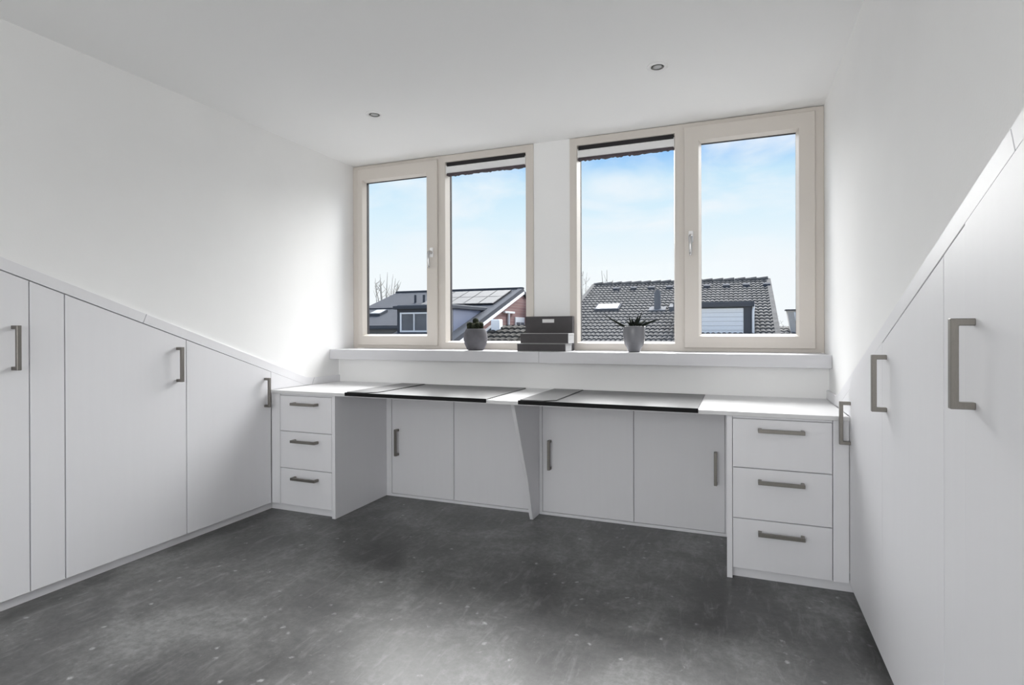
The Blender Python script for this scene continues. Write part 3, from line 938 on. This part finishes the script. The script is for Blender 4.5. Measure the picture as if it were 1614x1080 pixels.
for r in range(2):
    for c in range(5):
        xb = AX1 - 0.30 - 0.63 * c
        ya = 19.30 + r * 0.93
        p = obj('solar_panel', roof_block(bmesh.new(), xb - 0.618, xb, ya, ya + 0.915, zA, 0.03, 0.07), 'solarframe', t)
        obj('cells', roof_block(bmesh.new(), xb - 0.598, xb - 0.02, ya + 0.02, ya + 0.895, zA, 0.0705, 0.076), 'solar', p)
# dormer of the left house
DY, DX0, DX1, DZ = 16.28, -10.62, -8.54, 1.985
dm = obj('dormer', npr([(DY + 0.05, 0.85), (DY + 0.05, DZ - 0.14), (19.2, DZ - 0.14), (19.2, zA(19.2) - 0.1)], 'x', DX0 + 0.05, DX1 - 0.02), 'cladding', t)
obj('dormer_roof', nb(DX0 - 0.10, DX1 + 0.06, DY - 0.12, 19.05, DZ - 0.14, DZ - 0.03, bev=0.01), 'fascia', dm)
obj('roof_sheet', nb(DX0 - 0.02, DX1 - 0.02, DY + 0.02, 19.0, DZ - 0.029, DZ, bev=0.008), 'zinc', dm)
obj('front_board', nb(DX0, DX1 - 0.001, DY, DY + 0.049, 0.85, DZ - 0.141), 'fascia', dm)
obj('corner_board', nb(DX1 - 0.075, DX1, DY - 0.012, DY - 0.001, 0.95, DZ - 0.142), 'outwhite', dm)
wn = obj('window', ring(bmesh.new(), (DX0 + 0.13, DX0 + 1.75, 1.08, 1.735), (DX0 + 0.19, DX0 + 1.69, 1.14, 1.685), (DX0 + 0.19, DX0 + 1.69, 1.14, 1.685), DY - 0.04, DY - 0.001), 'outwhite', dm)
for i in range(3):
    a = DX0 + 0.19 + i * 0.5
    obj('pane', nb(a + 0.002, a + (0.455 if i < 2 else 0.498), DY - 0.012, DY - 0.002, 1.142, 1.683), 'outglass', wn)
    if i < 2:
        obj('mullion', nb(a + 0.457, a + 0.50, DY - 0.035, DY - 0.002, 1.142, 1.683), 'outwhite', wn)
# fittings on the brick gable
GX = AX1 - 0.10
bm = bmesh.new()
tube(bm, [(GX + 0.05, 20.2, 1.80), (GX + 0.05, 20.2, -2.0)], 0.05, seg=10)
dp = obj('downpipe', bm, 'outwhite', t)
obj('pipe_hopper', nb(GX + 0.001, GX + 0.10, 19.75, 20.75, 1.78, 1.86, bev=0.01), 'outwhite', dp)
wn = obj('window', nb(GX + 0.001, GX + 0.05, 20.95, 21.95, 0.4, 1.66, bev=0.005), 'outwhite', t)
obj('pane', nb(GX + 0.0505, GX + 0.056, 21.02, 21.45, 0.5, 1.45), 'outglass', wn)
obj('pane', nb(GX + 0.0505, GX + 0.056, 21.50, 21.88, 0.5, 1.45), 'outglass', wn)
# brick extension behind, with a white parapet edge
t = thing('house_extension', (-7.4, 23.5, -5.6), 'flat-topped brick house part beside the solar roof, white edge strip', 'house')
obj('wall', nb(-8.02, -6.9, 22.4, 27.0, -5.6, 2.36), 'brick', t)
obj('edge_strip', nb(-8.03, -6.87, 22.36, 27.04, 2.361, 2.48, bev=0.01), 'outwhite', t)

# ---- lower tiled roof close by, seen between the cactus and the boxes
zN = lambda y: 1.235 - 0.34 * (13.0 - y)
t = thing('low_building', (-5.1, 12.4, -5.6), 'low brown-tiled roof glimpsed between the cactus and the boxes', 'roof')
obj('wall', npr([(10.4, -5.6), (15.0, -5.6), (15.0, 0.6), (13.0, 1.12), (10.4, zN(10.4) - 0.12)], 'x', -5.52, -4.74), 'brick', t)
obj('roof', tiled(bmesh.new(), -5.6, -4.68, 10.3, 13.0, zN, pitch=0.15, course=0.27), 'tile2', t)
bm = roof_block(bmesh.new(), -5.6, -4.68, 10.3, 13.0, zN, -0.10, -0.015)
roof_block(bm, -5.6, -4.68, 13.0, 15.3, lambda y: 1.235 - 0.34 * (y - 13.0), -0.10, 0.03)
obj('roof_deck', bm, 'tile2', t)
obj('verge', roof_block(bmesh.new(), -5.70, -5.60, 10.3, 13.0, zN, -0.15, 0.07), 'zinc', t)
obj('flue_box', nb(-5.58, -5.36, 12.62, 12.86, 1.0, 1.40, bev=0.02), 'panelwhite', t)

# ---- far gable and chimney at the right edge of the right window
t = thing('far_house', (2.9, 31, -5.6), 'distant low tiled roof with a chimney at the right window edge', 'house', 'houses seen through the windows')
obj('wall', npr([(28.4, -5.6), (35, -5.6), (35, 0.6), (31, 1.15), (28.4, 0.5)], 'x', 1.45, 4.6), 'render', t)
zF = lambda y: 1.26 - 0.30 * (31 - y)
obj('roof', tiled(bmesh.new(), 1.3, 4.7, 28.0, 31.0, zF, pitch=0.24, course=0.42, amp=0.05), 'tile', t)
obj('roof_deck', roof_block(roof_block(bmesh.new(), 1.3, 4.7, 28.0, 31.0, zF, -0.1, -0.02), 1.3, 4.7, 31.0, 35.3, lambda y: 1.26 - 0.22 * (y - 31), -0.1, 0.03), 'tile', t)
ch = obj('chimney', npr([(2.33, 0.9), (3.0, 0.9), (3.0, 2.03), (2.15, 2.03)], 'y', 30.0, 30.6), 'render', t)
obj('chimney_cap', nb(2.08, 3.05, 29.95, 30.65, 2.031, 2.09), 'fascia', ch)
obj('chimney_panel', npr([(2.52, 1.5), (2.8, 1.5), (2.8, 1.95), (2.44, 1.95)], 'y', 29.97, 29.999), 'outwhite', ch)


# ---- bare trees
def bare_tree(x, y, ztop, zb, spread, seed, label, n=9, thick=0.16):
    rnd = random.Random(seed)
    t = thing('bare_tree', (x, y, -5.6), label, 'tree', 'bare winter trees behind the roofs')
    bm = bmesh.new()
    tube(bm, [(x, y, -5.6), (x + 0.1, y, -2.0), (x, y, zb)], [thick * 1.8, thick * 1.3, thick], seg=8)
    obj('trunk', bm, 'bark', t, smooth=True)
    bm = bmesh.new()
    for i in range(n):
        a = rnd.uniform(0, 6.283)
        k = i / max(1, n - 1)
        s = spread * rnd.uniform(0.25, 1.0)
        dx = spread * (2 * k - 1)
        zt = ztop * rnd.uniform(0.86, 1.0) if i != n // 2 else ztop
        z0 = zb - rnd.uniform(0.0, 1.6)
        p0 = Vector((x, y, z0))
        p3 = Vector((x + dx + rnd.uniform(-0.2, 0.2), y + s * math.sin(a) * 0.6, zt - abs(2 * k - 1) * 0.5))
        p1 = p0.lerp(p3, 0.33) + Vector((dx * 0.28, 0, -0.1))
        p2 = p0.lerp(p3, 0.66) + Vector((dx * 0.20, 0, rnd.uniform(-0.1, 0.1)))
        tube(bm, [p0, p1, p2, p3], [thick * 0.45, thick * 0.30, thick * 0.2, 0.012], seg=5)
        for q in range(7):
            f = rnd.uniform(0.3, 0.95)
            b = (p1.lerp(p2, (f - .33) * 3) if f < 0.66 else p2.lerp(p3, (f - .66) * 3)) if f > .33 else p0.lerp(p1, f * 3)
            e = b + Vector((rnd.uniform(-0.55, 0.55), rnd.uniform(-0.3, 0.3), rnd.uniform(0.25, 0.8))) * (1.2 - f * 0.6)
            tube(bm, [b, b.lerp(e, 0.5) + Vector((0, 0, -0.05)), e], [thick * 0.13, thick * 0.10, 0.008], seg=4)
    tag(obj('branches', bm, 'bark', t), kind='stuff')


bare_tree(-23.15, 34, 5.3, 2.6, 1.15, 3, 'bare tree behind the left house roof, with fanned pale branches', n=9)
bare_tree(-7.42, 34, 4.95, 2.6, 0.45, 8, 'slender bare tree poking above the pantiled roof ridge', n=4, thick=0.12)
bare_tree(-8.95, 34, 4.75, 2.4, 0.5, 12, 'faint bare tree at the left edge of the right window', n=5, thick=0.08)
bare_tree(2.10, 37, 1.82, 0.2, 0.42, 21, 'tiny bare tree showing low beside the far chimney', n=7, thick=0.08)
